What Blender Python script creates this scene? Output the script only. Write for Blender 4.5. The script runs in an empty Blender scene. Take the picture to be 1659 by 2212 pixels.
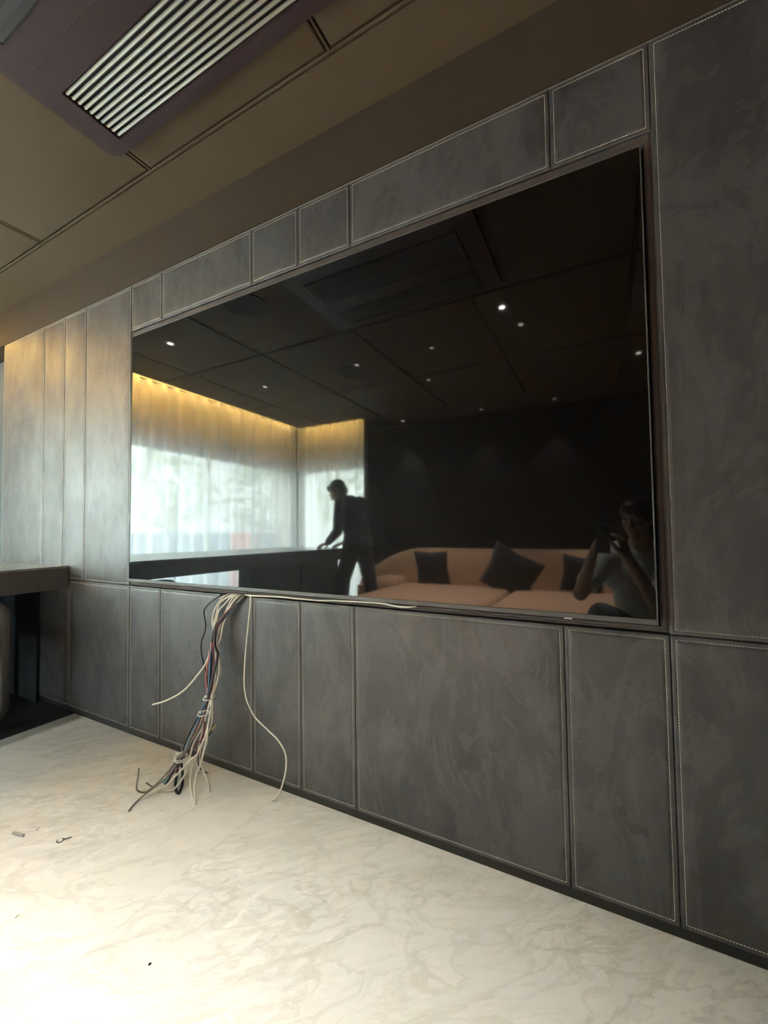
import bpy, bmesh, math, random
from mathutils import Vector, Matrix
random.seed(7)
R = math.radians
C = bpy.context.scene.collection
sc = bpy.context.scene

# ------------------------------------------------------------------ camera
F_PX = 898.609
CAM = Vector((0.0, -1.24196, 1.0015))
RT = Vector((0.88284501, 0.46945675, -0.01396614))
FW = Vector((-0.46879171, 0.88262677, 0.03470336))
UP = Vector((0.02861862, -0.02409048, 0.99930007))
cam_d = bpy.data.cameras.new('camera')
cam = bpy.data.objects.new('camera', cam_d)
C.objects.link(cam)
m = Matrix((RT, UP, -FW)).transposed().to_4x4()
m.translation = CAM
cam.matrix_world = m
cam_d.sensor_fit = 'HORIZONTAL'
cam_d.sensor_width = 36
cam_d.lens = F_PX / 1659 * 36
cam_d.clip_start = 0.01
cam_d.clip_end = 200
sc.camera = cam

# ------------------------------------------------------------------ light and exposure
sc.view_settings.view_transform = 'Standard'
sc.view_settings.look = 'None'
sc.view_settings.gamma = 1
sc.view_settings.use_curve_mapping = False
sc.view_settings.exposure = 3.22
SKY_STRENGTH = 6.4
SPOT_POWER = 20.0
COVE_POWER = 13.0

w = bpy.data.worlds.new('daylight')
sc.world = w
w.use_nodes = True
bg = w.node_tree.nodes['Background']
bg.inputs[0].default_value = (0.90, 0.98, 0.99, 1)
bg.inputs[1].default_value = SKY_STRENGTH

def portal(name, loc, rot, sx, sy):
    d = bpy.data.lights.new(name, 'AREA'); d.shape = 'RECTANGLE'; d.size = sx; d.size_y = sy
    d.cycles.is_portal = True
    o = bpy.data.objects.new(name, d); C.objects.link(o); o.location = loc; o.rotation_euler = rot
portal('daylight_portal', (-4.36, -2.32, 1.0), (0, R(-90), 0), 2.0, 3.1)
portal('daylight_portal', (-3.5, -3.99, 1.05), (R(90), 0, 0), 1.2, 2.0)
sc.cycles.max_bounces = 8
sc.cycles.diffuse_bounces = 4
sc.cycles.glossy_bounces = 4
sc.cycles.transparent_max_bounces = 12
sc.cycles.sample_clamp_indirect = 6

# ------------------------------------------------------------------ pixel -> point in the room
def raydir(px, py):
    return FW + RT * ((px - 829.5) / F_PX) - UP * ((py - 1106) / F_PX)
def at_y(px, py, y):
    d = raydir(px, py); return CAM + d * ((y - CAM.y) / d.y)
def at_z(px, py, z):
    d = raydir(px, py); return CAM + d * ((z - CAM.z) / d.z)

# ------------------------------------------------------------------ materials
MATS = {}
def mat(name, col=(.5,.5,.5), rough=.6, metal=0.0, spec=.5, emit=None, estr=0, ior=1.45, sheen=0, coat=0):
    if name in MATS: return MATS[name]
    mt = bpy.data.materials.new(name); mt.use_nodes = True
    b = mt.node_tree.nodes['Principled BSDF']
    b.inputs['Base Color'].default_value = (*col, 1)
    b.inputs['Roughness'].default_value = rough
    b.inputs['Metallic'].default_value = metal
    b.inputs['Specular IOR Level'].default_value = spec
    b.inputs['IOR'].default_value = ior
    b.inputs['Sheen Weight'].default_value = sheen
    b.inputs['Coat Weight'].default_value = coat
    if emit:
        b.inputs['Emission Color'].default_value = (*emit, 1)
        b.inputs['Emission Strength'].default_value = estr
    MATS[name] = mt
    return mt
class NT:
    def __init__(s, mt):
        s.t = mt.node_tree; s.n = s.t.nodes; s.l = s.t.links; s.b = s.n.get('Principled BSDF')
    def new(s, typ, **kw):
        x = s.n.new(typ)
        for k, v in kw.items(): setattr(x, k, v)
        return x
    def link(s, a, b): s.l.new(a, b)
    def pos(s):
        return s.new('ShaderNodeNewGeometry').outputs['Position']
    def mapping(s, vec, scale=(1,1,1), loc=(0,0,0), rot=(0,0,0)):
        mp = s.new('ShaderNodeMapping'); s.link(vec, mp.inputs[0])
        mp.inputs['Scale'].default_value = scale; mp.inputs['Location'].default_value = loc
        mp.inputs['Rotation'].default_value = rot
        return mp.outputs[0]
    def noise(s, vec, scale, detail=4, rough=.5, dist=0):
        x = s.new('ShaderNodeTexNoise'); s.link(vec, x.inputs['Vector'])
        x.inputs['Scale'].default_value = scale; x.inputs['Detail'].default_value = detail
        x.inputs['Roughness'].default_value = rough; x.inputs['Distortion'].default_value = dist
        return x.outputs['Fac']
    def ramp(s, fac, stops):
        x = s.new('ShaderNodeValToRGB'); s.link(fac, x.inputs[0])
        e = x.color_ramp.elements
        while len(e) < len(stops): e.new(.5)
        for el, (p, c) in zip(e, stops):
            el.position = p; el.color = (*c, 1) if len(c) == 3 else c
        return x.outputs[0]
    def mrange(s, fac, a, b, c, d):
        x = s.new('ShaderNodeMapRange'); s.link(fac, x.inputs[0])
        for i, v in enumerate((a, b, c, d)): x.inputs[i+1].default_value = v
        return x.outputs[0]
    def math(s, op, a, b=None, clamp=False):
        x = s.new('ShaderNodeMath', operation=op, use_clamp=clamp)
        for i, v in enumerate((a, b)):
            if v is None: continue
            if isinstance(v, (int, float)): x.inputs[i].default_value = v
            else: s.link(v, x.inputs[i])
        return x.outputs[0]
    def mix(s, fac, a, b, blend='MIX'):
        x = s.new('ShaderNodeMix', data_type='RGBA', blend_type=blend)
        if isinstance(fac, (int, float)): x.inputs[0].default_value = fac
        else: s.link(fac, x.inputs[0])
        for i, v in ((6, a), (7, b)):
            if isinstance(v, tuple): x.inputs[i].default_value = (*v, 1)
            else: s.link(v, x.inputs[i])
        return x.outputs[2]
    def bump(s, h, strength=.2, dist=.002):
        x = s.new('ShaderNodeBump'); x.inputs['Strength'].default_value = strength
        x.inputs['Distance'].default_value = dist; s.link(h, x.inputs['Height'])
        s.link(x.outputs[0], s.b.inputs['Normal'])

# suede-like leather of the wall panels, with rubbed patches and hand marks
def leather():
    mt = mat('nubuck_leather', (.06,.057,.053), .5, spec=.8)
    t = NT(mt); p = t.pos()
    a = t.noise(t.mapping(p, (1.0, 1, .7)), 2.8, 9, .66, .5)
    b = t.noise(t.mapping(p, (2.0, 1, .7), (3,1,7)), 6.0, 6, .65, 1.0)
    s = t.math('ADD', t.math('MULTIPLY', a, .65), t.math('MULTIPLY', b, .35))
    col = t.ramp(s, [(.37, (.027,.0268,.0285)), (.47, (.040,.0395,.0415)), (.53, (.049,.0482,.0500)), (.64, (.072,.0705,.0725))])
    edge = t.noise(t.mapping(p, (1.7, 1, .8), (9,4,2)), 3.3, 9, .7, 1.6)
    k = t.ramp(edge, [(.50, (0,0,0)), (.515, (1,1,1))])
    col = t.mix(t.math('MULTIPLY', k, .40), col, (.082,.080,.082))
    # finger and hand marks, each with a place of its own (x, z, radius x, radius z, strength)
    sep = t.new('ShaderNodeSeparateXYZ'); t.link(p, sep.inputs[0])
    for (x, z, rx, rz, st) in MARKS:
        dx = t.math('DIVIDE', t.math('SUBTRACT', sep.outputs[0], x), rx)
        dz = t.math('DIVIDE', t.math('SUBTRACT', sep.outputs[2], z), rz)
        d = t.math('ADD', t.math('MULTIPLY', dx, dx), t.math('MULTIPLY', dz, dz))
        d = t.math('ADD', d, t.math('MULTIPLY', t.math('SUBTRACT', b, .5), 1.6))
        f = t.mrange(d, .7, 1.15, st, 0)
        col = t.mix(f, col, (.022,.022,.023))
    t.link(col, t.b.inputs['Base Color'])
    t.link(t.mrange(s, .38, .62, .56, .42), t.b.inputs['Roughness'])
    t.bump(t.noise(p, 900, 3, .6), .12, .0006)
    return mt
MARKS = []
for (px, py, rx, rz, st) in [(240,1302,9,15,.8),(1358,1475,6,9,.5),(1350,1500,5,16,.4),(1345,1752,10,13,.65),(1372,1790,16,12,.6),(1395,1797,7,10,.75),
        (1192,1622,6,7,.6),(272,1555,6,8,.7),(410,1395,4,12,.5),(390,1455,3,8,.6),(1070,1815,6,5,.5),(1270,1487,5,8,.5),(118,1140,8,26,.4),(1480,1660,22,9,.35),(612,1485,16,8,.4)]:
    c = at_y(px, py, 0); e = at_y(px + rx, py, 0); g = at_y(px, py + rz, 0)
    MARKS.append((c.x, c.z, abs(e.x - c.x), abs(g.z - c.z), st))
M_LEATHER = leather()
M_THREAD = mat('cream_thread', (.62,.58,.50), .7)
def brown_fabric(name, c, vertical=False):
    mt = mat(name, c, .8, spec=.3); t = NT(mt); p = t.pos()
    n = t.noise(p, 2.2, 5, .6)
    col = t.mix(n, tuple(v*.88 for v in c), tuple(v*1.12 for v in c))
    fine = t.noise(t.mapping(p, (260, 260, 8) if vertical else (300, 300, 300)), 1.0, 2)
    col = t.mix(t.math('MULTIPLY', fine, .35), col, tuple(v*.6 for v in c))
    t.link(col, t.b.inputs['Base Color'])
    t.bump(fine, .25, .0008)
    return mt
M_CEIL = brown_fabric('brown_ceiling_fabric', (.085,.062,.036))
M_BAND = brown_fabric('brown_grasscloth', (.042,.030,.020), True)
M_GAP = mat('dark_joint', (.012,.011,.010), .9)
M_DARKWALL = brown_fabric('charcoal_wall_covering', (.030,.029,.029))
M_BASE = mat('black_baseboard', (.018,.017,.016), .4)
ANG = 40
def marble():
    mt = mat('cream_marble', (.8,.77,.7), .38, spec=.45)
    t = NT(mt); p = t.pos()
    # every slab carries its own stretch of the pattern
    s0 = t.new('ShaderNodeSeparateXYZ'); t.link(p, s0.inputs[0])
    slab = t.math('FLOOR', t.math('DIVIDE', t.math('ADD', s0.outputs[0], 1.115), 1.5))
    cb = t.new('ShaderNodeCombineXYZ'); t.link(t.math('MULTIPLY', slab, 2.37), cb.inputs[0]); t.link(t.math('MULTIPLY', slab, 1.31), cb.inputs[1])
    va = t.new('ShaderNodeVectorMath', operation='ADD'); t.link(p, va.inputs[0]); t.link(cb.outputs[0], va.inputs[1])
    p0 = p; p = va.outputs[0]
    pr = t.mapping(t.mapping(p, rot=(0,0,R(-ANG))), (1.15, 2.9, 1))
    big = t.noise(pr, 1.3, 5, .55, .8)
    cloud = t.noise(t.mapping(pr, loc=(5,2,0)), 3.4, 8, .62, 1.4)
    col = t.ramp(big, [(.3, (.71,.69,.615)), (.5, (.78,.765,.70)), (.7, (.76,.765,.735))])
    col = t.mix(t.ramp(cloud, [(.42,(0,0,0)),(.62,(1,1,1))]), col, (.82,.80,.735))
    def vein(scale, loc, width, dist, c, st):
        nonlocal col
        v = t.noise(t.mapping(pr, loc=loc), scale, 9, .60, dist)
        r = t.math('ABSOLUTE', t.math('SUBTRACT', v, .5))
        f = t.mrange(r, 0, width, st, 0)
        gate = t.ramp(t.noise(t.mapping(p, loc=(loc[1],loc[0],3)), 1.9, 3), [(.44,(0,0,0)),(.60,(1,1,1))])
        col = t.mix(t.math('MULTIPLY', f, gate), col, c)
    vein(1.7, (1,7,0), .022, .5, (.52,.50,.42), .6)
    vein(3.0, (4,3,0), .030, .6, (.58,.55,.47), .45)
    vein(2.3, (8,1,0), .030, .8, (.92,.90,.85), .8)
    # one-sided edges like overlapping mineral clouds
    e = t.noise(t.mapping(pr, loc=(2,9,0)), 2.1, 8, .55, 1.0)
    st = t.ramp(e, [(.45,(0,0,0)),(.500,(1,1,1)),(.506,(0,0,0))])
    col = t.mix(t.math('MULTIPLY', st, .55), col, (.62,.60,.52))
    e2 = t.noise(t.mapping(pr, loc=(12,5,0)), 2.9, 8, .56, 1.2)
    st2 = t.ramp(e2, [(.50,(0,0,0)),(.508,(1,1,1)),(.56,(0,0,0))])
    col = t.mix(t.math('MULTIPLY', st2, .35), col, (.84,.82,.75))
    # slab joint running away from the wall
    sep = t.new('ShaderNodeSeparateXYZ'); t.link(p0, sep.inputs[0])
    for jx in (-1.115, .385, 1.885):
        f = t.mrange(t.math('ABSOLUTE', t.math('SUBTRACT', sep.outputs[0], jx)), .0004, .0010, .35, 0)
        col = t.mix(f, col, (.36,.34,.29))
    t.link(col, t.b.inputs['Base Color'])
    t.link(t.mrange(cloud, .3, .7, .42, .30), t.b.inputs['Roughness'])
    return mt
M_MARBLE = marble()
M_DARKFLOOR = brown_fabric('charcoal_carpet', (.035,.035,.037))
def screen_mat():
    mt = mat('black_glass_screen', (.0015,.0015,.0017), .035, spec=.5, ior=1.55)
    t = NT(mt)
    # anti-glare haze: a faint wide lobe under the sharp reflection
    gl = t.new('ShaderNodeBsdfGlossy'); gl.inputs['Roughness'].default_value = .42
    gl.inputs['Color'].default_value = (.9,.9,.9,1)
    mx = t.new('ShaderNodeMixShader'); mx.inputs[0].default_value = .006
    out = t.n['Material Output']
    t.link(t.b.outputs[0], mx.inputs[1]); t.link(gl.outputs[0], mx.inputs[2]); t.link(mx.outputs[0], out.inputs[0])
    return mt
M_SCREEN = screen_mat()
M_ALU = mat('brushed_grey_aluminium', (.10,.10,.10), .5, metal=.5)
M_PLASTIC = mat('black_plastic', (.012,.012,.012), .5)
M_VENTFRAME = mat('mauve_brown_plastic', (.030,.017,.018), .55)
M_SLAT = mat('silver_slat', (.23,.235,.205), .4, metal=.1)
M_INTAKE = mat('dark_intake_mesh', (.03,.031,.031), .6)
M_SPEAKER = mat('dark_speaker_cloth', (.014,.013,.013), .8)
M_LAMP = mat('lamp_glow', (1,1,1), .5, emit=(1,.93,.82), estr=110)
M_TRIM = mat('dark_lamp_ring', (.05,.048,.045), .4)
M_COVE = mat('warm_strip_glow', (1,.7,.3), .5, emit=(1,.58,.14), estr=6)
M_COVEWALL = mat('cream_plaster', (.72,.66,.54), .8)
M_WINFRAME = mat('pale_window_frame', (.62,.63,.62), .45)
def glass():
    mt = bpy.data.materials.new('window_glass'); mt.use_nodes = True
    t = NT(mt); t.n.remove(t.b)
    tr = t.new('ShaderNodeBsdfTransparent'); tr.inputs[0].default_value = (.93,.97,.96,1)
    gl = t.new('ShaderNodeBsdfGlossy'); gl.inputs['Roughness'].default_value = .01
    mx = t.new('ShaderNodeMixShader'); mx.inputs[0].default_value = .06
    t.link(tr.outputs[0], mx.inputs[1]); t.link(gl.outputs[0], mx.inputs[2]); t.link(mx.outputs[0], t.n['Material Output'].inputs[0])
    return mt
M_GLASS = glass()
def sheer():
    mt = bpy.data.materials.new('sheer_white_voile'); mt.use_nodes = True
    t = NT(mt); t.n.remove(t.b); p = t.pos()
    tr = t.new('ShaderNodeBsdfTransparent')
    di = t.new('ShaderNodeBsdfDiffuse'); di.inputs[0].default_value = (.86,.86,.82,1)
    tl = t.new('ShaderNodeBsdfTranslucent'); tl.inputs[0].default_value = (.86,.86,.82,1)
    m1 = t.new('ShaderNodeMixShader'); m1.inputs[0].default_value = .8
    t.link(di.outputs[0], m1.inputs[1]); t.link(tl.outputs[0], m1.inputs[2])
    # cloth covers more of the view where it is seen edge-on (folds)
    lw = t.new('ShaderNodeLayerWeight'); lw.inputs[0].default_value = .35
    fac = t.mrange(lw.outputs['Facing'], 0, 1, .74, .99)
    mx = t.new('ShaderNodeMixShader'); t.link(fac, mx.inputs[0])
    t.link(tr.outputs[0], mx.inputs[1]); t.link(m1.outputs[0], mx.inputs[2])
    t.link(mx.outputs[0], t.n['Material Output'].inputs[0])
    return mt
M_SHEER = sheer()
def fabric(name, c, sc_=140, rough=.85):
    mt = mat(name, c, rough, spec=.25, sheen=.15); t = NT(mt); p = t.pos()
    n = t.noise(p, sc_, 3, .6); big = t.noise(p, 4, 3)
    col = t.mix(n, tuple(v*.8 for v in c), tuple(min(1, v*1.15) for v in c))
    col = t.mix(t.math('MULTIPLY', big, .3), col, tuple(v*.75 for v in c))
    t.link(col, t.b.inputs['Base Color']); t.bump(n, .2, .001)
    return mt

# ------------------------------------------------------------------ mesh helpers
def link(name, me, mt=None, parent=None):
    o = bpy.data.objects.new(name, me); C.objects.link(o)
    if mt: me.materials.append(mt)
    if parent: o.parent = parent
    return o
def obj(name, bm, mt, parent=None, smooth=False, ang=None):
    bmesh.ops.recalc_face_normals(bm, faces=bm.faces)
    me = bpy.data.meshes.new(name); bm.to_mesh(me); bm.free()
    if smooth:
        for f in me.polygons: f.use_smooth = True
        if ang:
            me.set_sharp_from_angle(angle=R(ang))
    o = link(name, me, mt, parent)
    return o
def local(o, parent):
    """parent o (built in room coordinates) to an empty, keeping its place"""
    o.parent = parent
    o.matrix_parent_inverse = Matrix.Translation(-parent.location)
    return o
def tag(o, label=None, cat=None, group=None, kind=None):
    if label: o['label'] = label
    if cat: o['category'] = cat
    if group: o['group'] = group
    if kind: o['kind'] = kind
    return o
def thing(name, label, cat, loc=(0,0,0), group=None):
    o = bpy.data.objects.new(name, None); C.objects.link(o); o.location = loc
    o.empty_display_size = .05
    return tag(o, label, cat, group)
def struct(name, bm, mt, smooth=False):
    return tag(obj(name, bm, mt, None, smooth), kind='structure')
def B(): return bmesh.new()
def box(bm, x0, x1, y0, y1, z0, z1, bev=0, seg=2):
    r = bmesh.ops.create_cube(bm, size=1)
    vs = r['verts']
    for v in vs:
        v.co = Vector((x0 if v.co.x < 0 else x1, y0 if v.co.y < 0 else y1, z0 if v.co.z < 0 else z1))
    if bev:
        es = list({e for v in vs for e in v.link_edges})
        bmesh.ops.bevel(bm, geom=es, offset=bev, segments=seg, affect='EDGES', profile=.6)
    return bm
def cyl(bm, c, r, h, axis='z', seg=32, r2=None):
    mtx = Matrix.Translation(Vector(c))
    if axis == 'x': mtx = mtx @ Matrix.Rotation(R(90), 4, 'Y')
    if axis == 'y': mtx = mtx @ Matrix.Rotation(R(90), 4, 'X')
    bmesh.ops.create_cone(bm, cap_ends=True, segments=seg, radius1=r, radius2=r if r2 is None else r2, depth=h, matrix=mtx)
    return bm
def catmull(pts, n=8):
    P = [Vector(p) for p in pts]
    if len(P) < 3: return [P[0].lerp(P[-1], i / n) for i in range(n + 1)]
    P = [P[0] * 2 - P[1]] + P + [P[-1] * 2 - P[-2]]
    out = []
    for i in range(1, len(P) - 2):
        a, b, c, d = P[i-1:i+3]
        for k in range(n):
            t = k / n
            out.append(.5 * ((2*b) + (c - a)*t + (2*a - 5*b + 4*c - d)*t*t + (3*b - a - 3*c + d)*t**3))
    out.append(P[-2].copy())
    return out
def tube(bm, pts, r, seg=8, n=6, caps=True):
    pts = catmull(pts, n)
    clean = [pts[0]]
    for p in pts[1:]:
        if (p - clean[-1]).length > 1e-5: clean.append(p)
    pts = clean
    rr = r if callable(r) else (lambda t: r)
    prev = None; rings = []
    for i, p in enumerate(pts):
        tdir = (pts[min(i+1, len(pts)-1)] - pts[max(i-1, 0)]).normalized()
        if prev is None:
            up = Vector((0,0,1)) if abs(tdir.z) < .9 else Vector((1,0,0))
            u = tdir.cross(up).normalized()
        else:
            u = (prev - tdir * prev.dot(tdir)).normalized()
        prev = u; v = tdir.cross(u)
        q = rr(i / (len(pts) - 1))
        rings.append([bm.verts.new(p + (u * math.cos(a) + v * math.sin(a)) * q) for a in [2*math.pi*k/seg for k in range(seg)]])
    for a, b in zip(rings, rings[1:]):
        for k in range(seg):
            bm.faces.new((a[k], a[(k+1) % seg], b[(k+1) % seg], b[k]))
    if caps:
        bm.faces.new(rings[0][::-1]); bm.faces.new(rings[-1])
    return bm
def rounded_rect(x0, x1, y0, y1, r, n=6):
    out = []
    for (cx, cy, a0) in ((x1-r, y1-r, 0), (x0+r, y1-r, 90), (x0+r, y0+r, 180), (x1-r, y0+r, 270)):
        for k in range(n+1):
            a = R(a0 + 90*k/n); out.append((cx + r*math.cos(a), cy + r*math.sin(a)))
    return out
def frame_ring(bm, outer, inner, z0, z1):
    """flat ring between two outlines of equal count, with depth z0..z1"""
    n = len(outer)
    L = [[bm.verts.new((x, y, z)) for x, y in o] for o, z in ((outer, z0), (inner, z0), (inner, z1), (outer, z1))]
    for a, b in ((0,1),(1,2),(2,3),(3,0)):
        for k in range(n):
            bm.faces.new((L[a][k], L[a][(k+1) % n], L[b][(k+1) % n], L[b][k]))
    return bm

# ================================================================== STRUCTURE
X_LEFT, X_RIGHT, Y_BACK = -4.32, 2.6, -4.05
ZC = 2.49           # ceiling height
XM = -2.60          # where the marble stops

struct('floor', box(B(), XM, X_RIGHT + .1, -4.2, .25, -.06, 0), M_MARBLE)
struct('floor_carpet', box(B(), X_LEFT - .1, XM, -4.2, .25, -.066, -.006), M_DARKFLOOR)

# television wall: a carrier board behind the leather panels, with the niche for the television
NX0, NX1, NZ0, NZ1, ND = -2.097, .131, .7335, 2.012, .125
bm = B()
box(bm, -3.53, NX0, .018, .25, 0, 2.245)
box(bm, NX1, X_RIGHT, .018, .25, 0, 2.245)
box(bm, NX0, NX1, .018, .25, 0, NZ0 - .004)
box(bm, NX0, NX1, .018, .25, NZ1 + .004, 2.245)
box(bm, NX0, NX1, ND + .005, .25, NZ0 - .004, NZ1 + .004)
struct('wall_front', bm, M_GAP)
bm = B()     # upper band in grasscloth above the panels, and the end return next to the curtain
box(bm, -4.45, X_RIGHT, .0, .25, 2.252, 2.60)
struct('wall_front_upper', bm, M_BAND)
struct('wall_front_return', box(B(), -4.45, -3.535, .12, .25, 0, 2.252), mat('blue_grey_paint', (.10,.125,.14), .7))
# leather lining of the niche
bm = B()
e = .004
box(bm, NX0 - e, NX0, 0.004, ND + e, NZ0 - e, NZ1 + e)
box(bm, NX1, NX1 + e, 0.004, ND + e, NZ0 - e, NZ1 + e)
box(bm, NX0, NX1, 0.004, ND + e, NZ0 - e, NZ0)
box(bm, NX0, NX1, 0.004, ND + e, NZ1, NZ1 + e)
box(bm, NX0, NX1, ND, ND + e, NZ0, NZ1)
M_LINING = fabric('brown_leather_lining', (.075,.060,.055), 400, .55)
struct('trim_1', bm, M_LINING)
bm = B()     # padded roll framing the niche
box(bm, .1165, .1308, .003, .034, .7345, 2.008, .006, 4)
box(bm, NX0 + .0002, -2.085, .003, .034, .7345, 2.008, .006, 4)
box(bm, NX0 + .0002, .1308, .003, .034, .7345, .7445, .0045, 4)
box(bm, NX0 + .0002, .1308, .003, .034, 1.980, 2.0088, .012, 5)
struct('trim_3', bm, M_LINING, True).data.set_sharp_from_angle(angle=R(50))
struct('trim_2', box(B(), -3.53, X_RIGHT, .004, .018, 2.2455, 2.252), mat('steel_edge', (.30,.29,.27), .35, metal=.6))
struct('baseboard_front', box(B(), -3.53, X_RIGHT, .003, .02, 0, .026, .001), M_BASE)

# other walls
bm = B(); box(bm, X_RIGHT, X_RIGHT + .15, -4.2, .25, 0, 2.8); struct('wall_right', bm, M_DARKWALL)
bm = B()
box(bm, -2.80, X_RIGHT, Y_BACK - .15, Y_BACK, 0, 2.8)          # behind the sofa
box(bm, -2.86, -2.80, -4.2, -3.62, 0, 2.8)                     # short return beside the window
box(bm, -4.45, -2.86, Y_BACK - .01, Y_BACK + .14, 1.95, 2.8)    # over the window
box(bm, -4.45, -4.20, Y_BACK - .01, Y_BACK + .14, 0, 1.95)
struct('wall_back', bm, M_DARKWALL)
struct('wall_back_lintel', box(B(), -4.25, -2.86, -3.905, -3.895, 1.95, 2.60), M_COVEWALL)
bm = B()
box(bm, -4.5, X_LEFT, -4.2, .25, 1.95, 2.8)
box(bm, -4.5, X_LEFT, -4.2, -3.85, 0, 1.95)
box(bm, -4.5, X_LEFT, -.79, .25, 0, 1.95)
struct('wall_left', bm, M_COVEWALL)

# ceiling: one mesh of fabric boards with joints; a soft raised lip along each joint
bm = B()
XE, YE = -3.85, -3.46       # free edges towards the curtain pocket
xs = [XE, -3.42, -2.52, -1.62, -.72, .18, 1.08, 1.98, X_RIGHT]
ys = [-.205, -1.36, -2.45, YE]
box(bm, XE, X_RIGHT, -.194, 0, ZC, 2.60)               # plain strip along the television wall
g = .011
for i in range(len(xs) - 1):
    for j in range(len(ys) - 1):
        a, b = xs[i] + (g if i else 0), xs[i+1] - g
        c, d = ys[j+1] + (g if j < 2 else 0), ys[j] - g
        box(bm, a, b, c, d, ZC - .003, 2.56, .006, 3)
        # padded lip line inside the border
box(bm, XE + .02, X_RIGHT, YE + .02, 0, 2.545, 2.60)
box(bm, -2.80, X_RIGHT, Y_BACK, YE, ZC + .004, 2.60)
for i in range(1, len(xs) - 1):
    box(bm, xs[i] - .0045, xs[i] + .0045, YE, -.2, ZC - .002, 2.55, .0015, 1)
for y in ys[:-1]:
    box(bm, XE, X_RIGHT, y - .0045, y + .0045, ZC - .002, 2.55, .0015, 1)
struct('ceiling', bm, M_CEIL, True).data.set_sharp_from_angle(angle=R(40))
struct('ceiling_pocket', box(B(), -4.5, X_RIGHT + .1, -4.2, .25, 2.60, 2.80), M_COVEWALL)
# windows (frames, panes) behind the curtains
def window(name, along, fixed, a0, a1, z0, z1, n):
    root = bpy.data.objects.new(name, None); C.objects.link(root); root['kind'] = 'structure'
    root.location = (fixed, a0, z0) if along == 'y' else (a0, fixed, z0)
    def bx(bm, p0, p1, q0, q1, d):
        if along == 'y': box(bm, fixed - d, fixed + d, p0, p1, q0, q1, .003, 1)
        else: box(bm, p0, p1, fixed - d, fixed + d, q0, q1, .003, 1)
    bm = B(); fw = .035
    bx(bm, a0, a1, z0, z0 + fw, .03); bx(bm, a0, a1, z1 - fw, z1, .03)
    for k in range(n + 1):
        p = a0 + (a1 - a0 - fw) * k / n
        bx(bm, p, p + fw, z0 + fw, z1 - fw, .03)
    local(obj('window_frame', bm, M_WINFRAME), root)
    for k in range(n):
        p0 = a0 + (a1 - a0 - fw) * k / n + fw; p1 = a0 + (a1 - a0 - fw) * (k + 1) / n
        bm = B(); bx(bm, p0, p1, z0 + fw, z1 - fw, .004)
        local(obj('pane', bm, M_GLASS), root)
window('window_1', 'y', X_LEFT - .02, -3.84, -.80, .04, 1.95, 4)
window('window_2', 'x', -3.98, -4.19, -2.87, .04, 1.95, 2)

# ================================================================== WALL PANELS
def panel(x0, x1, z0, z1, label, gap=.0006):
    x0 += gap; x1 -= gap; z0 += gap; z1 -= gap
    rings = [(0, .018), (0, .0026), (.0007, .0012), (.0022, .0003), (.0055, .0000), (.0098, .0004), (.0110, .0011), (.0122, .0004), (.018, -.0010), (.035, -.0018)]
    t = thing('wall_panel', label, 'wall panel', ((x0+x1)/2, 0, z0), 'leather wall panels')
    bm = B(); prev = None
    for off, y in rings:
        loop = [bm.verts.new((x, y, z)) for x, z in ((x0+off, z0+off), (x1-off, z0+off), (x1-off, z1-off), (x0+off, z1-off))]
        if prev:
            for k in range(4): bm.faces.new((prev[k], prev[(k+1) % 4], loop[(k+1) % 4], loop[k]))
        prev = loop
    bm.faces.new(prev)
    o = obj('leather_pad', bm, M_LEATHER); local(o, t)
    # saddle stitches: small raised dashes all round
    off, pitch, ln, wd = .0110, .0065, .0047, .00065
    verts, faces = [], []
    def dash(cx, cz, ux, uz):
        nx, nz = -uz, ux; i = len(verts)
        for s, q in ((-1, -1), (1, -1), (1, 1), (-1, 1)):
            verts.append((cx + ux*s*ln/2 + nx*q*wd, .0006, cz + uz*s*ln/2 + nz*q*wd))
        for s, q in ((-.75, -.6), (.75, -.6), (.75, .6), (-.75, .6)):
            verts.append((cx + ux*s*ln/2 + nx*q*wd, -.0005, cz + uz*s*ln/2 + nz*q*wd))
        faces.extend([(i+4, i+5, i+6, i+7), (i, i+1, i+5, i+4), (i+1, i+2, i+6, i+5), (i+2, i+3, i+7, i+6), (i+3, i, i+4, i+7)])
    cs = [(x0+off, z0+off), (x1-off, z0+off), (x1-off, z1-off), (x0+off, z1-off)]
    for k in range(4):
        a, b = cs[k], cs[(k+1) % 4]
        L = math.hypot(b[0]-a[0], b[1]-a[1]); n = max(1, int(L / pitch)); ux, uz = (b[0]-a[0])/L, (b[1]-a[1])/L
        for i in range(n):
            s = (i + .5) * L / n
            dash(a[0] + ux*s, a[1] + uz*s, ux, uz)
    me = bpy.data.meshes.new('stitching'); me.from_pydata(verts, [], faces)
    s = link('stitching', me, M_THREAD); s['label'] = 'cream saddle stitching'; local(s, t)
    return t
ZB0, ZB1, ZU0, ZU1, ZT0 = .026, .7245, .7255, 2.2455, 2.0095
SX = [-2.10, -1.857, -1.266, -1.022, -.783, -.108, .133]
panel(-3.53, -2.667, ZB0, ZB1, 'dark leather panel in deep shade underneath the desk')
panel(-2.667, SX[0], ZB0, ZB1, 'low grey leather panel between desk end and television, with an oval dark mark')
low = ['narrow low leather panel under the left lower corner of the television',
       'low leather panel behind the hanging bundle of cables',
       'narrow low leather panel crossed at its foot by the single white cable',
       'narrow low leather panel between the single cable panel and the widest low panel',
       'widest low leather panel beneath the right half of the television',
       'tall low leather panel under the right lower corner of the television, with dark finger marks']
for k in range(6): panel(SX[k], SX[k+1], ZB0, ZB1, low[k])
panel(SX[6], 1.0, ZB0, ZB1, 'low leather panel at the right edge of the photo, right of the television')
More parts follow.
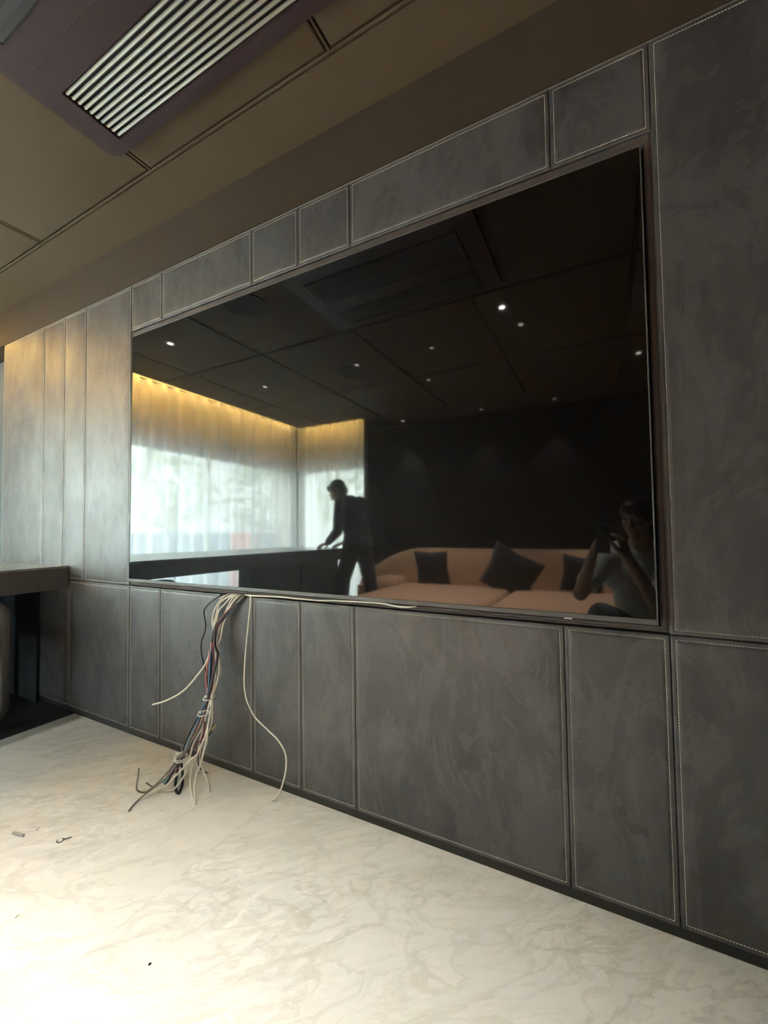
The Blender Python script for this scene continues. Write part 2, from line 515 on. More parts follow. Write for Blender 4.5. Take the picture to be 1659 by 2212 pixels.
panel(SX[6], 1.0, ZU0, ZU1, 'tall dark leather panel standing to the right of the television')
panel(-3.53, -2.98, ZU0, ZU1, 'tall pale grey leather panel at the far left end of the wall')
panel(-2.98, -2.745, ZU0, ZU1, 'tall narrow leather panel, second from the left end of the wall')
panel(-2.745, -2.52, ZU0, ZU1, 'tall narrow rubbed leather panel, third from the left end of the wall')
panel(-2.52, SX[0], ZU0, ZU1, 'tall wider leather panel directly left of the television')
top = ['small leather panel above the left upper corner of the television',
       'long leather panel above the television, second from its left corner',
       'dark narrow leather panel above the television, left of the lighter square one',
       'lighter small square leather panel above the television',
       'longest leather panel above the television',
       'dark leather panel above the right upper corner of the television']
for k in range(6): panel(SX[k], SX[k+1], ZT0, ZU1, top[k])
# plain continuation of the wall beyond the picture
struct('wall_front_side', box(B(), 1.002, X_RIGHT, 0, .018, .026, 2.245), M_LEATHER)

# ================================================================== TELEVISION
TX0, TX1, TZ0, TZ1 = -2.064, .108, .751, 1.970
tv = thing('television', 'very large black flat television set in the wall niche, reflecting the room', 'television', ((TX0+TX1)/2, -.02, 1.37))
def tvp(name, bm, mt, **k):
    o = obj(name, bm, mt, tv, **k); return o
cx = (TX0+TX1)/2; hw = (TX1-TX0)/2; zb = TZ0 - 1.37; zt = TZ1 - 1.37; chin = .0135
bm = B()
box(bm, -hw + .0035, hw - .0035, 0, .004, zb + chin, zt - .0035)
tvp('screen', bm, M_SCREEN)
bm = B()
box(bm, -hw, -hw + .0035, -.0015, .028, zb, zt, .0006, 1)
box(bm, hw - .0035, hw, -.0015, .028, zb, zt, .0006, 1)
box(bm, -hw, hw, -.0015, .028, zt - .0035, zt, .0006, 1)
tvp('bezel', bm, M_ALU)['label'] = 'thin grey metal bezel'
bm = B(); box(bm, -hw + .0035, hw - .0035, -.0022, .028, zb, zb + chin, .0012, 2)
tvp('lower_bezel', bm, M_ALU)['label'] = 'brushed grey metal lower bezel'
bm = B(); box(bm, -hw + .0035, hw - .0035, .005, .030, zb + .002, zt - .0035)
box(bm, -.75, .75, .030, .062, zb + .05, zb + .75, .01, 2)
tvp('rear_housing', bm, M_PLASTIC)
for s in (-1, 1):
    tvp('wall_bracket', box(B(), s*.3 - .02, s*.3 + .02, .062, .118, -.25, .25), M_PLASTIC)
bm = B(); p = at_y(1228, 1334, -.02)
box(bm, p.x - cx - .010, p.x - cx + .010, -.0026, .002, zb - .0022, zb + .0010, .0005, 1)
tvp('sticker', bm, mat('white_film', (.8,.8,.76), .4))['label'] = 'small white film tab on the lower edge'
tv.rotation_euler = (R(-.5), 0, 0)

# ================================================================== CEILING CASSETTE
vent = thing('ceiling_vent', 'mauve brown ceiling air conditioner with a long grille of silver slats', 'air conditioner', (-1.07, -.81, ZC - .03))
ZV = ZC - .032
VX0, VX1, VY0, VY1 = -1.655, -.50, -1.285, -.325
bm = B()
O = rounded_rect(VX0, VX1, VY0, VY1, .035)
def ringbm(bm, x0, x1, y0, y1, r, z0, z1, hole):
    frame_ring(bm, rounded_rect(x0, x1, y0, y1, r), rounded_rect(*hole), z0, z1)
# frame body built from bars so the two slots and the intake stay open
S1 = (-1.553, -.605, -.556, -.372)      # slot one (x0,x1,y0,y1)
S2 = (-1.553, -.605, -1.238, -1.054)
IN = (-1.545, -.61, -.955, -.712)
hx0, hx1, hy0, hy1 = S1[0], S1[1], S2[2], S1[3]
inner = []
for (x, y) in O:
    inner.append((min(hx1, max(hx0, x)), min(hy1, max(hy0, y))))
frame_ring(bm, O, inner, ZV, ZC)
bmesh.ops.remove_doubles(bm, verts=bm.verts, dist=1e-6)
box(bm, hx0 - .001, hx1 + .001, IN[3], S1[2], ZV, ZC); box(bm, hx0 - .001, hx1 + .001, S2[3], IN[2], ZV, ZC)
local(obj('housing', bm, M_VENTFRAME), vent)
bm = B()   # raised inner plate outline
frame_ring(bm, rounded_rect(-1.600, -.555, -.640, -.345, .02), rounded_rect(S1[0]-.002, S1[1]+.002, S1[2]-.002, S1[3]+.002, .004), ZV - .004, ZV)
local(obj('face_plate', bm, M_VENTFRAME), vent)
for (x0, x1, y0, y1) in (S1, S2):
    n = 10
    for k in range(n):
        y = y0 + (y1 - y0) * (k + .5) / n
        bm = B()
        seg = 24; prev = None
        prof = [(-.0052, .004), (-.0030, -.0015), (.0005, -.0040), (.0038, -.0030), (.0030, -.0008), (.0002, -.0015), (-.0020, .0010), (-.0040, .0050)]
        vs = [[bm.verts.new((x, y + a*.85, ZV - .001 + b)) for a, b in prof] for x in (x0 + .003, x0 + .012, x1 - .012, x1 - .003)]
        for q in (0, 3):
            for v in vs[q]: v.co.z += .006; 
        for a, b in zip(vs, vs[1:]):
            for i in range(len(prof)):
                bm.faces.new((a[i], a[(i+1) % len(prof)], b[(i+1) % len(prof)], b[i]))
        bm.faces.new(vs[0]); bm.faces.new(vs[-1])
        local(obj('slat', bm, M_SLAT, None, True, 50), vent)
for s in (S1, S2):
    local(obj('duct_backing', box(B(), s[0], s[1], s[2], s[3], ZV + .020, ZV + .026), M_PLASTIC), vent)
bm = B(); box(bm, IN[0], IN[1], IN[2], IN[3], ZV - .006, ZV + .01, .006, 2)
for k in range(1, 12):
    y = IN[2] + (IN[3]-IN[2])*k/12
    box(bm, IN[0] + .02, IN[1] - .02, y - .004, y + .004, ZV - .0075, ZV - .005)
local(obj('intake_grille', bm, M_INTAKE), vent)['label'] = 'dark grey intake grille'

# ================================================================== CEILING SPEAKERS AND DOWNLIGHTS
for (x, y, lab) in ((-2.055, -.745, 'round dark ceiling speaker beside the air conditioner grille'),
                    (-2.06, -2.07, 'round dark ceiling speaker further from the television, in the second row of boards')):
    t = thing('ceiling_speaker', lab, 'speaker', (x, y, ZC), 'round ceiling speakers')
    bm = B(); frame_ring(bm, [(x + .150*math.cos(a), y + .150*math.sin(a)) for a in [2*math.pi*k/48 for k in range(48)]],
                         [(x + .140*math.cos(a), y + .140*math.sin(a)) for a in [2*math.pi*k/48 for k in range(48)]], ZC - .012, ZC)
    local(obj('rim', bm, M_VENTFRAME), t)
    bm = B(); cyl(bm, (x, y, ZC - .006), .140, .008, seg=48)
    local(obj('speaker_cloth', bm, M_SPEAKER), t)
DL = [(-3.00,-.86,'near the curtain, nearest the television wall',.5,.28), (-3.05,-1.95,'near the curtain, further from the television',.08,.5), (-1.93,-1.93,'beside the far ceiling speaker',.05,.5),
      (-.85,-1.29,'brightest one, closest to the television centre',.6,1.0), (-.57,-1.58,'just right of the brightest one',.45,1.35), (-.50,-1.88,'dim, third of the diagonal row',.04,0),
      (-1.21,-1.93,'dim, over the middle of the room',.02,.7), (-1.50,-2.58,'dim, in the last row of boards',.03,4.5), (.29,-2.86,'over the right end of the sofa',.10,3.6),
      (-2.38,-3.84,'washing the wall at the left end of the sofa',.12,-1.1), (-1.31,-3.84,'washing the wall over the sofa middle',.03,-.5), (-.47,-3.84,'washing the wall over the right part of the sofa',.02,-.4)]
for (x, y, lab, k, spot) in DL:
    t = thing('downlight', 'small recessed ceiling downlight ' + lab, 'lamp', (x, y, ZC), 'recessed downlights')
    z = ZC + (.004 if y < YE else -.003)
    bm = B(); cs = [2*math.pi*q/28 for q in range(28)]
    frame_ring(bm, [(x + .038*math.cos(a), y + .038*math.sin(a)) for a in cs], [(x + .027*math.cos(a), y + .027*math.sin(a)) for a in cs], z - .004, z)
    local(obj('ring', bm, M_TRIM), t)
    me_ = mat('lamp_glow_%d' % int(k*100), (1,1,1), .5, emit=(1,.90,.78), estr=14*k)
    bm = B(); cyl(bm, (x, y, z - .001), .018, .0012, seg=24)
    local(obj('lamp_lens', bm, me_), t)
    if spot:
        d = bpy.data.lights.new('downlight_beam', 'SPOT'); d.energy = SPOT_POWER * abs(spot); d.spot_size = R(78 if spot > 0 else 62); d.spot_blend = 1.0 if spot > 0 else .7
        d.color = (1,.965,.91); d.shadow_soft_size = .03
        lo = bpy.data.objects.new('downlight_beam', d); C.objects.link(lo); lo.parent = t
        lo.location = (0, 0, -.02)

# warm strip lights hidden in the curtain pocket
def strip(x0, x1, y0, y1, sx, sy, lab, aim):
    t = thing('light_strip', lab, 'light strip', ((x0+x1)/2, (y0+y1)/2, 2.60), 'warm strip lights in the curtain pocket')
    local(obj('channel', box(B(), x0, x1, y0, y1, 2.592, 2.60), M_ALU), t)
    local(obj('glowing_tape', box(B(), x0 + .004, x1 - .004, y0 + .004, y1 - .004, 2.589, 2.592), M_COVE), t)
    d = bpy.data.lights.new('strip_light', 'AREA'); d.shape = 'RECTANGLE'; d.size = sx; d.size_y = sy; d.energy = COVE_POWER * max(sx, sy)/3.4
    d.color = (1,.60,.15)
    lo = bpy.data.objects.new('strip_light', d); C.objects.link(lo); lo.location = ((x0+x1)/2, (y0+y1)/2, 2.586); lo.rotation_euler = aim; d.spread = R(105)
strip(-4.065, -4.045, -3.66, -.03, .015, 3.55, 'warm glowing strip light in front of the long left curtain', (0, R(42), 0))
strip(-4.04, -2.90, -3.675, -3.655, 1.1, .015, 'warm glowing strip light in front of the short back curtain', (R(-42), 0, 0))

# ================================================================== CURTAINS
def curtain(name, lab, along, fixed, a0, a1, z0, z1, amp, pitch, seed):
    rnd = random.Random(seed)
    bm = B(); n = int((a1 - a0) / pitch * 14); rows = 14
    ph = 0; offs = []; pos = []
    folds = []
    a = a0; k = 0
    while a < a1:
        wdt = pitch * rnd.uniform(.7, 1.4); folds.append((a, wdt, rnd.uniform(.6, 1.35), rnd.uniform(-.3,.3))); a += wdt
    tot = []
    for (s, wdt, am, sk) in folds:
        for i in range(12):
            u = i / 12
            tot.append((s + wdt*u, am * math.sin(2*math.pi*u), sk * math.sin(math.pi*u)))
    grid = []
    for r in range(rows + 1):
        v = r / rows; z = z0 + (z1 - z0) * v
        row = []
        for (s, d, sk) in tot:
            if s > a1: break
            amp_ = amp * (1.15 - .35*v) ; dd = fixed + d*amp_*(1 if v < .93 else .8)
            ss = s + sk * .05 * math.sin(v*2.3 + s*3) + .012*math.sin(s*9 + v*3)
            row.append(bm.verts.new((dd, ss, z) if along == 'y' else (ss, dd, z)))
        grid.append(row)
    for r in range(rows):
        for i in range(len(grid[0]) - 1):
            bm.faces.new((grid[r][i], grid[r][i+1], grid[r+1][i+1], grid[r+1][i]))
    t = thing(name, lab, 'curtain', (fixed, (a0+a1)/2, z1) if along == 'y' else ((a0+a1)/2, fixed, z1), 'sheer white curtains')
    local(obj('voile', bm, M_SHEER, None, True), t)
    bm = B()
    if along == 'y': box(bm, fixed - .015, fixed + .015, a0, a1, z1, z1 + .02)
    else: box(bm, a0, a1, fixed - .015, fixed + .015, z1, z1 + .02)
    local(obj('curtain_rail', bm, M_WINFRAME), t)
curtain('sheer_curtain', 'long white sheer curtain over the left windows, its top glowing warm', 'y', -4.125, -3.72, .04, .02, 2.575, .036, .15, 3)
curtain('sheer_curtain', 'shorter white sheer curtain over the back window, behind the standing person', 'x', -3.745, -4.10, -2.88, .02, 2.575, .034, .14, 5)

# ================================================================== DESK
desk = thing('desk', 'long dark grey built-in desk running along the window side', 'desk', (-3.15, -1.45, 0))
M_DESK = fabric('dark_grey_laminate', (.085,.082,.08), 300, .5)
M_DESKTOP = mat('grey_desk_top', (.20,.20,.19), .22, spec=.6)
bm = B(); box(bm, -3.62, -2.67, -2.95, -.004, .795, .806, .001, 1); local(obj('worktop', bm, M_DESKTOP), desk)
bm = B(); box(bm, -2.690, -2.670, -2.95, -.004, .680, .795, .001, 1); box(bm, -3.62, -3.60, -2.95, -.004, .68, .795); box(bm, -3.60, -2.69, -2.95, -2.93, .68, .795)
box(bm, -3.6, -2.69, -2.93, -.004, .785, .795)
local(obj('apron', bm, M_DESK), desk)
bm = B(); box(bm, -3.60, -3.585, -1.12, -.016, -.006, .785); local(obj('modesty_panel', bm, mat('ink_blue_laminate', (.012,.016,.022), .7)), desk)
bm = B(); box(bm, -3.62, -2.99, -.016, -.003, -.006, .785); local(obj('end_panel', bm, mat('ink_blue_laminate', (.012,.016,.022), .7)), desk)
bm = B(); box(bm, -2.84, -2.72, -2.14, -1.43, -.006, .785, .004, 1); local(obj('pedestal', bm, fabric('green_grey_laminate', (.085,.105,.095), 300, .5)), desk)
bm = B(); box(bm, -3.50, -2.72, -2.80, -2.15, -.006, .785, .004, 1); local(obj('pedestal', bm, M_DESK), desk)
# chair pushed under the desk: padded loop frame
ch = thing('lounge_chair', 'grey upholstered chair with a rounded closed side frame, pushed under the desk', 'chair', (-3.05, -.50, 0))
M_CHAIR = fabric('dark_grey_upholstery', (.10,.10,.098), 500)
def loop_yz(x):
    pts = [(x, y, z) for (y, z) in [(v[0], v[1]) for v in rounded_rect(-.80, -.235, .030, .635, .07, 5)]]
    return pts
for x in (-2.80, -3.28):
    bm = B(); pts = [Vector(p) for p in loop_yz(x)]
    n = len(pts); rings = []
    for i, p in enumerate(pts):
        tdir = (pts[(i+1) % n] - pts[i-1]).normalized(); v = tdir.cross(Vector((1,0,0)))
        rings.append([bm.verts.new(p + Vector((1,0,0))*a + v*b) for a, b in rounded_rect(-.03, .03, -.019, .019, .012, 3)])
    m_ = len(rings[0])
    for i in range(n):
        a, b = rings[i], rings[(i+1) % n]
        for k in range(m_): bm.faces.new((a[k], a[(k+1) % m_], b[(k+1) % m_], b[k]))
    o = obj('side_frame', bm, M_CHAIR, None, True, 60); local(o, ch)
bm = B(); box(bm, -3.26, -2.83, -.76, -.27, .36, .46, .03, 3); local(obj('seat', bm, M_CHAIR, None, True, 60), ch)
bm = B(); box(bm, -3.26, -3.18, -.76, -.27, .44, .66, .03, 3); local(obj('backrest', bm, M_CHAIR, None, True, 60), ch)

# ================================================================== CABLES
COL = {'W': ('off_white_cable', (.68,.65,.57)), 'K': ('black_cable', (.014,.014,.015)), 'P': ('purple_grey_cable', (.055,.048,.058)), 'G': ('grey_cable', (.20,.19,.17)),
       'O': ('orange_cable', (.62,.16,.10)), 'U': ('blue_cable', (.08,.22,.42)), 'T': ('teal_cable', (.12,.38,.38)), 'D': ('dark_red_cable', (.16,.025,.03)), 'N': ('navy_cable', (.04,.06,.11)), 'Y': ('yellow_cable', (.62,.47,.12))}
def cmat(k): return mat(COL[k][0], COL[k][1], .42)
def path3(pts, y0, y1, r, floor_end=False, ys=None):
    n = len(pts); out = []
    if floor_end:
        e = at_z(*pts[-1], r); y1 = e.y
    for i, (a, b) in enumerate(pts):
        s = i / (n - 1)
        y = (y0 + (y1 - y0) * s) if ys is None else None
        if ys is not None:
            # piecewise (fraction, y)
            for (s0, v0), (s1, v1) in zip(ys, ys[1:]):
                if s0 <= s <= s1: y = v0 + (v1 - v0) * (s - s0) / (s1 - s0); break
        p = at_y(a, b, y)
        if p.z < r: p = at_z(a, b, r)
        out.append(p)
    return out
def cable(k, lab, pts, r, y0=0, y1=0, floor_end=False, ys=None, tip=None):
    P = path3(pts, y0, y1, r, floor_end, ys)
    t = thing('cable', lab, 'cable', P[-1], 'loose cables under the television')
    bm = B(); tube(bm, P, r, 8, 6)
    local(obj('cable_jacket', bm, cmat(k), None, True, 50), t)
    if tip:
        bm = B(); tube(bm, path3(tip[1], tip[2], tip[3], tip[4]), tip[4], 8, 4)
        o = obj('bare_core', bm, cmat(tip[0]), None, True, 50); o['label'] = 'yellow inner core sticking out'; local(o, t)
# waypoints shared by the bundle: top of the run, first tie, third tie
def bund(top, mid, low, k, lab, r, yt=.02, floor_end=True, yend=None, tip=None, dy=None):
    if dy is None: dy = {'W': .010, 'K': -.006, 'P': -.010, 'G': .002, 'O': -.013, 'U': -.013, 'D': -.006, 'T': -.010, 'N': 0}[k]
    pts = top + mid + low
    n = len(pts); i1 = len(top) - 1; i2 = len(top) + len(mid) - 1
    ye = at_z(*low[-1], r).y if floor_end else yend
    ymid = -.055; ylow = -.10 if len(low) > 2 else -.08
    P = []
    for i, (a, b) in enumerate(pts):
        if i <= i1: y = yt + (-.045 - yt) * min(1, (i / max(1, i1)) ** .6)
        elif i <= i2: y = -.045 + (-.085 + .045) * (i - i1) / max(1, i2 - i1)
        else: y = -.085 + (ye + .085) * (i - i2) / (n - 1 - i2)
        y += dy * math.sin(math.pi * min(1, (i + .6) / (i2 + .6)))
        p = at_y(a, b, y)
        if p.z < r: p = at_z(a, b, r)
        P.append(p)
    t = thing('cable', lab, 'cable', P[-1], 'loose cables under the television')
    bm = B(); tube(bm, P, r, 8, 6)
    local(obj('cable_jacket', bm, cmat(k), None, True, 50), t)
    if tip:
        bm = B(); tube(bm, [P[-1], P[-1] + (P[-1]-P[-2]).normalized()*tip[1]], tip[2], 8, 3)
        local(obj('bare_core', bm, cmat(tip[0]), None, True, 50), t)
    return P
RW = .0034
bund([(505,1281),(491,1285),(482,1290),(470,1306),(462.5,1321),(459,1341),(461,1366)], [(462,1388),(460,1412),(461,1434),(462,1455),(460,1477),(457,1503),(454,1516),(447,1539)],
     [(438,1570),(428,1587),(418,1607),(411.6,1629),(406,1650),(400,1671),(387,1692),(373,1706),(355,1709)], 'W', 'off-white cable leaving the bundle last, curving left to the floor', RW)
bund([(512,1282),(500,1285),(478,1299),(471,1312),(466,1334),(463,1347),(465,1368)], [(470,1390),(472,1404),(474,1440),(470,1470),(459,1500),(452,1520),(446,1545)],
     [(437,1580),(430,1607),(428,1625),(423,1641),(416,1656),(412,1675),(411,1693),(414,1712),(418,1729)], 'W', 'off-white cable dropping steeply to the floor, left of the pair', RW)
bund([(520,1283),(503,1286),(484,1307),(473,1319),(468,1340),(462,1362)], [(458,1390),(457,1420),(460,1450),(457,1480),(456,1508),(456,1534)],
     [(448.7,1570),(443,1593),(434,1611),(426,1629),(413,1640),(402,1652),(392,1663),(377,1678),(358,1698),(340,1711)], 'W', 'off-white cable sweeping far left from the middle of the bundle', RW)
bund([(524,1283),(508,1286),(498,1300),(487,1323),(481,1338),(475.5,1358),(471,1381)], [(472,1401),(476.5,1434),(474,1455),(467,1482),(461,1502),(459.6,1516),(458.7,1548)],
     [(455,1570),(447,1591),(441.5,1611),(436,1641)], 'W', 'short off-white cable ending above the floor on the right of the bundle', RW, floor_end=False, yend=-.10)
bund([(528,1284),(515,1288),(500,1306),(490,1330),(482,1350)], [(476,1380),(468,1400),(466,1430),(468,1455),(464,1482),(458,1504),(457,1530),(452,1560)],
     [(444,1585),(438,1605),(431.5,1634),(436,1656),(445,1678),(451,1696),(452,1713)], 'W', 'off-white cable fanning out furthest right on the floor', RW)
bund([(516,1283),(510,1290),(494,1316),(484,1334),(474,1352)], [(466,1366),(469,1385),(468,1420),(467,1450),(463,1478),(459,1505),(456,1530)],
     [(450,1565),(447,1600),(440,1625),(434,1647),(428,1665),(424.5,1673),(421,1692),(420.5,1712),(422.5,1739)], 'W', 'off-white cable dropping to the lowest tip of the pair', RW)
# dark family
bund([(535,1283),(530,1288),(505,1311),(488.5,1325),(475.5,1338),(464.6,1355),(460,1374)], [(458,1401),(456,1423),(455,1455),(454,1488),(450,1510),(445,1525),(441,1540)],
     [(434,1561),(419,1589),(406,1611),(396,1632),(387,1646),(383,1666),(379,1692),(380,1707),(384,1713),(388,1710),(394,1692),(394,1666),(392,1650),(393,1638)], 'K', 'thick black cable ending in a hanging loop', .0050, floor_end=False, yend=-.16)
bund([(531,1283),(524,1290),(500,1313),(484,1328),(470,1345),(463,1360)], [(461,1385),(458,1410),(457,1440),(456,1470),(452,1500),(446,1520),(441,1538)],
     [(436,1561),(420.7,1589),(408,1609),(397,1632),(386,1636),(370,1657),(353,1678),(334,1697),(316,1710),(303,1711),(295,1703),(298,1679),(300,1660)], 'G', 'grey cable whose free end curls up off the floor on the left', .0032, floor_end=False, yend=-.33)
bund([(538,1284),(520,1298),(500,1316),(482,1333),(468,1350)], [(461,1380),(457,1405),(455,1440),(456,1470),(455,1495),(448,1520),(438,1541)],
     [(428,1562),(414,1590),(404,1612),(392,1634),(375,1660),(355,1683),(329,1704.5),(313,1716),(296,1731),(284,1744),(278.6,1752)], 'G', 'long grey cable reaching furthest forward across the marble', .0034)
bund([(483,1282),(472,1289),(456,1300),(445,1311),(440,1321),(442,1336),(444,1350),(442,1366),(436,1381),(434,1398)], [(436,1417),(441,1439),(445,1453),(447,1480),(446,1504),(440,1528),(434,1542)],
     [(420.7,1561),(407,1588),(398,1611),(393,1629),(382,1645),(370,1664)], 'K', 'thin black cable bowing out alone to the left of the bundle', .0030, yt=0, floor_end=False, yend=-.17)
bund([(463,1372),(459,1386)], [(455,1400),(451,1423),(447,1444),(445,1466),(447,1493),(445,1515),(440,1540)],
     [(437,1548),(430.6,1566),(420.7,1581),(408,1606),(398,1632),(378,1650),(366,1662),(361,1676)], 'O', 'bright orange cable beside the blue one', .0026, floor_end=False, yend=-.17)
bund([(463,1378),(459,1394)], [(455,1412),(453,1444),(452,1466),(449.5,1488),(446,1508),(437,1532)],
     [(434,1545),(427,1560),(419,1575),(405,1605),(393,1634),(380,1650),(370,1668),(358,1689)], 'U', 'blue cable beside the bright orange one', .0028, floor_end=False, yend=-.18)
bund([(529,1286),(508,1304),(490,1322),(472,1344)], [(464,1375),(460,1400),(462,1430),(460,1460),(456,1490),(450,1510),(443,1538)],
     [(441,1565),(439,1593),(425,1608),(407,1628),(395,1640),(384,1660),(365,1680)], 'D', 'dark red cable inside the bundle', .0026, floor_end=False, yend=-.17)
bund([(533,1286),(512,1305),(494,1320),(478,1338),(466,1352)], [(464,1393),(470,1412),(466,1436),(460,1460),(454,1490),(448,1512),(441,1538)],
     [(430,1570),(416,1596),(403,1618),(393,1636),(382,1650),(372,1668),(366,1680),(358,1695)], 'P', 'purple-grey cable bulging right halfway down the bundle', .0056, floor_end=False, yend=-.19)
bund([(537,1286),(516,1304),(496,1323),(476,1345),(464,1366)], [(459,1400),(457,1440),(455,1480),(449,1508),(443,1530)],
     [(436,1556),(424,1584),(412,1604),(399,1628),(384,1644),(372,1660),(357,1682),(346,1691),(329,1699),(316,1691)], 'G', 'short-tipped grey cable pointing up left over the marble', .0030, floor_end=False, yend=-.27)
bund([(453,1500),(448,1515)], [(442,1530),(438,1540)],
     [(434,1555),(426,1566),(417,1580),(404,1606),(394,1634),(378,1655),(364,1676),(352,1692)], 'T', 'teal cable showing below the second cable tie', .0026)
bund([(534,1288),(514,1308),(492,1330),(472,1352)], [(462,1395),(458,1440),(456,1480),(450,1510),(444,1538)],
     [(440,1570),(436,1600),(428,1635),(430.6,1657),(441.5,1666),(449,1670)], 'N', 'thin navy cable ending in a yellow core on the floor', .0022, tip=('Y', .022, .0016))
# black core pointing right with a yellow tip
cable('K', 'short black cable end with a yellow core pointing right of the bundle', [(449,1560),(451,1580),(452,1588),(456,1578)], .003, -.085, -.07,
      tip=('Y', [(456,1577),(460,1573),(467,1565.5)], -.07, -.068, .0026))
cable('W', 'off-white cable end branching out to the left above the ties', [(457,1390),(455,1402),(450.5,1419.5),(442,1438),(434,1449),(418,1469),(402,1487),(385,1500),(366,1510),(348,1517),(329.5,1522)], .0034, -.05, -.13)
cable('W', 'single long off-white cable hanging apart on the right, curving onto the marble',
      [(538,1281),(542,1290),(540,1318),(537,1347),(532,1396),(528.6,1444),(528,1477),(531,1502),(537,1522),(552,1550),(578,1576),(602,1600),(617,1629),(618,1661),(610,1696),(599.5,1719),(587.6,1729)],
      .0032, 0, 0, ys=[(0,.03),(.06,-.012),(.6,-.03),(1.0, at_z(587.6,1729,.0032).y)])
cable('W', 'white cable lying sideways in the gap under the television',
      [(528,1284),(537,1286),(563,1287.5),(590,1288.5),(613,1290),(640,1293),(665,1295),(690,1297),(720,1297),(760,1299),(800,1301),(830,1304),(850,1308.5),(870,1311),(893,1310.5),(905,1307)], .0030, -.004, -.004,
      ys=[(0,.02),(.07,-.022),(.3,-.022),(.5,.0),(.75,0),(.85,-.018),(.93,-.018),(1,.03)])
# cable ties
def tie(px, py, y, rx, tilt, lab, n=1, tail=None, head=True):
    c = at_y(px, py, y)
    t = thing('cable_tie', lab, 'cable tie', c, 'white cable ties on the bundle')
    bm = B()
    for q in range(n):
        pts = []
        for k in range(33):
            a = 2*math.pi*k/32
            v = Vector((rx*math.cos(a), rx*1.5*math.sin(a), 0))
            v.rotate(Matrix.Rotation(tilt, 3, 'Y')); pts.append(c + v + Vector((0, 0, -q*.006)))
        tube(bm, pts, .0023, 6, 1, False)
    M_TIE = mat('white_nylon', (.82,.82,.79), .35)
    local(obj('strap', bm, M_TIE, None, True), t)
    if head:
        v = Vector((-rx, -rx*.2, 0)); v.rotate(Matrix.Rotation(tilt, 3, 'Y'))
        h = c + v; bm = B(); box(bm, h.x-.005, h.x+.005, h.y-.0045, h.y+.0045, h.z-.004, h.z+.004, .001, 1)
        local(obj('lock_head', bm, M_TIE), t)
    if tail:
        bm = B(); tube(bm, [at_y(*p, y) for p in tail], .0013, 6, 4); local(obj('tail', bm, cmat('G')), t)
tie(452.5, 1507, -.088, .0172, R(6), 'white cable tie, topmost of the three around the cable bundle')
tie(439.5, 1541, -.104, .0158, R(12), 'white cable tie with a bulky lock, middle of the three')
tie(391, 1634, -.172, .0170, R(30), 'doubled white cable tie, lowest of the three, near the floor', 2, [(389,1604),(392,1618),(395,1630)])

# ------------------------------------------------------------------ litter on the marble
M_SCRAP = cmat('G')
p = at_z(40, 1802, .004); q0 = at_z(29, 1799, .004); q1 = at_z(51, 1805, .004)
bm = B(); tube(bm, [q0, p, q1], .0042, 12, 4)
tag(obj('cable_offcut', bm, mat('pale_grey_plastic', (.36,.34,.33), .5), None, True, 50), 'short grey cylinder of cable jacket lying on the marble at the left', 'offcut')
bm = B(); tube(bm, [at_z(*v, .0015) for v in ((124,1815),(122,1818),(124,1820),(131,1819),(137,1815),(140,1812))], .0012, 6, 5)
tube(bm, [at_z(*v, .0018) for v in ((135,1811),(138,1812.5),(146,1811),(154.5,1808))], .0014, 6, 5)
tag(obj('wire_scrap', bm, cmat('K'), None, True), 'small hooked dark wire scrap on the marble at the left', 'scrap')
bm = B(); tube(bm, [at_z(*v, .001) for v in ((79,1794),(81,1791),(84.5,1788))], .0009, 6, 3)
tag(obj('wire_clipping', bm, M_SCRAP, None, True), 'tiny straight clipping on the marble between the grey offcut and hooked scrap', 'scrap')
bm = B(); tube(bm, [at_z(*v, .001) for v in ((32.5,1983),(36,1980),(41,1976))], .0007, 6, 3)
tag(obj('wire_clipping', bm, M_SCRAP, None, True), 'tiny pale clipping on the marble near the left edge, below the offcut', 'scrap')
p = at_z(323.5, 2082, .002)
bm = B(); bmesh.ops.create_icosphere(bm, subdivisions=2, radius=.0028, matrix=Matrix.Translation(p) @ Matrix.Diagonal((.8, 1.3, .7, 1)))
for v in bm.verts: v.co += Vector((random.uniform(-1,1), random.uniform(-1,1), random.uniform(-.5,.5))) * .0005
tag(obj('debris_crumb', bm, cmat('K')), 'single black crumb on the bright foreground marble', 'crumb')

# ================================================================== SOFA
sofa = thing('sofa', 'long tan sofa with a rounded low back against the dark wall', 'sofa', (-1.0, -3.0, 0))
M_TAN = fabric('tan_suede', (.66,.39,.235), 220, .75)
def softbox(x0, x1, y0, y1, z0, z1, bev, puff=.02, seg=5):
    bm = B(); box(bm, x0, x1, y0, y1, z0, z1, bev, seg)
    bmesh.ops.subdivide_edges(bm, edges=[e for e in bm.edges if e.calc_length() > .25], cuts=6, use_grid_fill=True)
    c = Vector(((x0+x1)/2, (y0+y1)/2, (z0+z1)/2)); h = Vector(((x1-x0)/2, (y1-y0)/2, (z1-z0)/2))
    for v in bm.verts:
        u = v.co - c
        fx, fy, fz = u.x/h.x, u.y/h.y, u.z/h.z
        v.co.z += puff * fz * (1-fx**4) * (1-fy**4) if abs(fz) > .6 else 0
        v.co.y += puff * fy * (1-fx**4) * (1-fz**4) if abs(fy) > .6 else 0
    return bm
bm = softbox(-2.06, .62, -3.45, -2.12, .06, .22, .03, 0); local(obj('base', bm, M_TAN, None, True, 60), sofa)
for x0, x1 in ((-2.10, -.86), (-.84, .64)):
    bm = softbox(x0, x1, -3.30, -2.08, .20, .40, .07, .018); local(obj('seat_cushion', bm, M_TAN, None, True, 60), sofa)
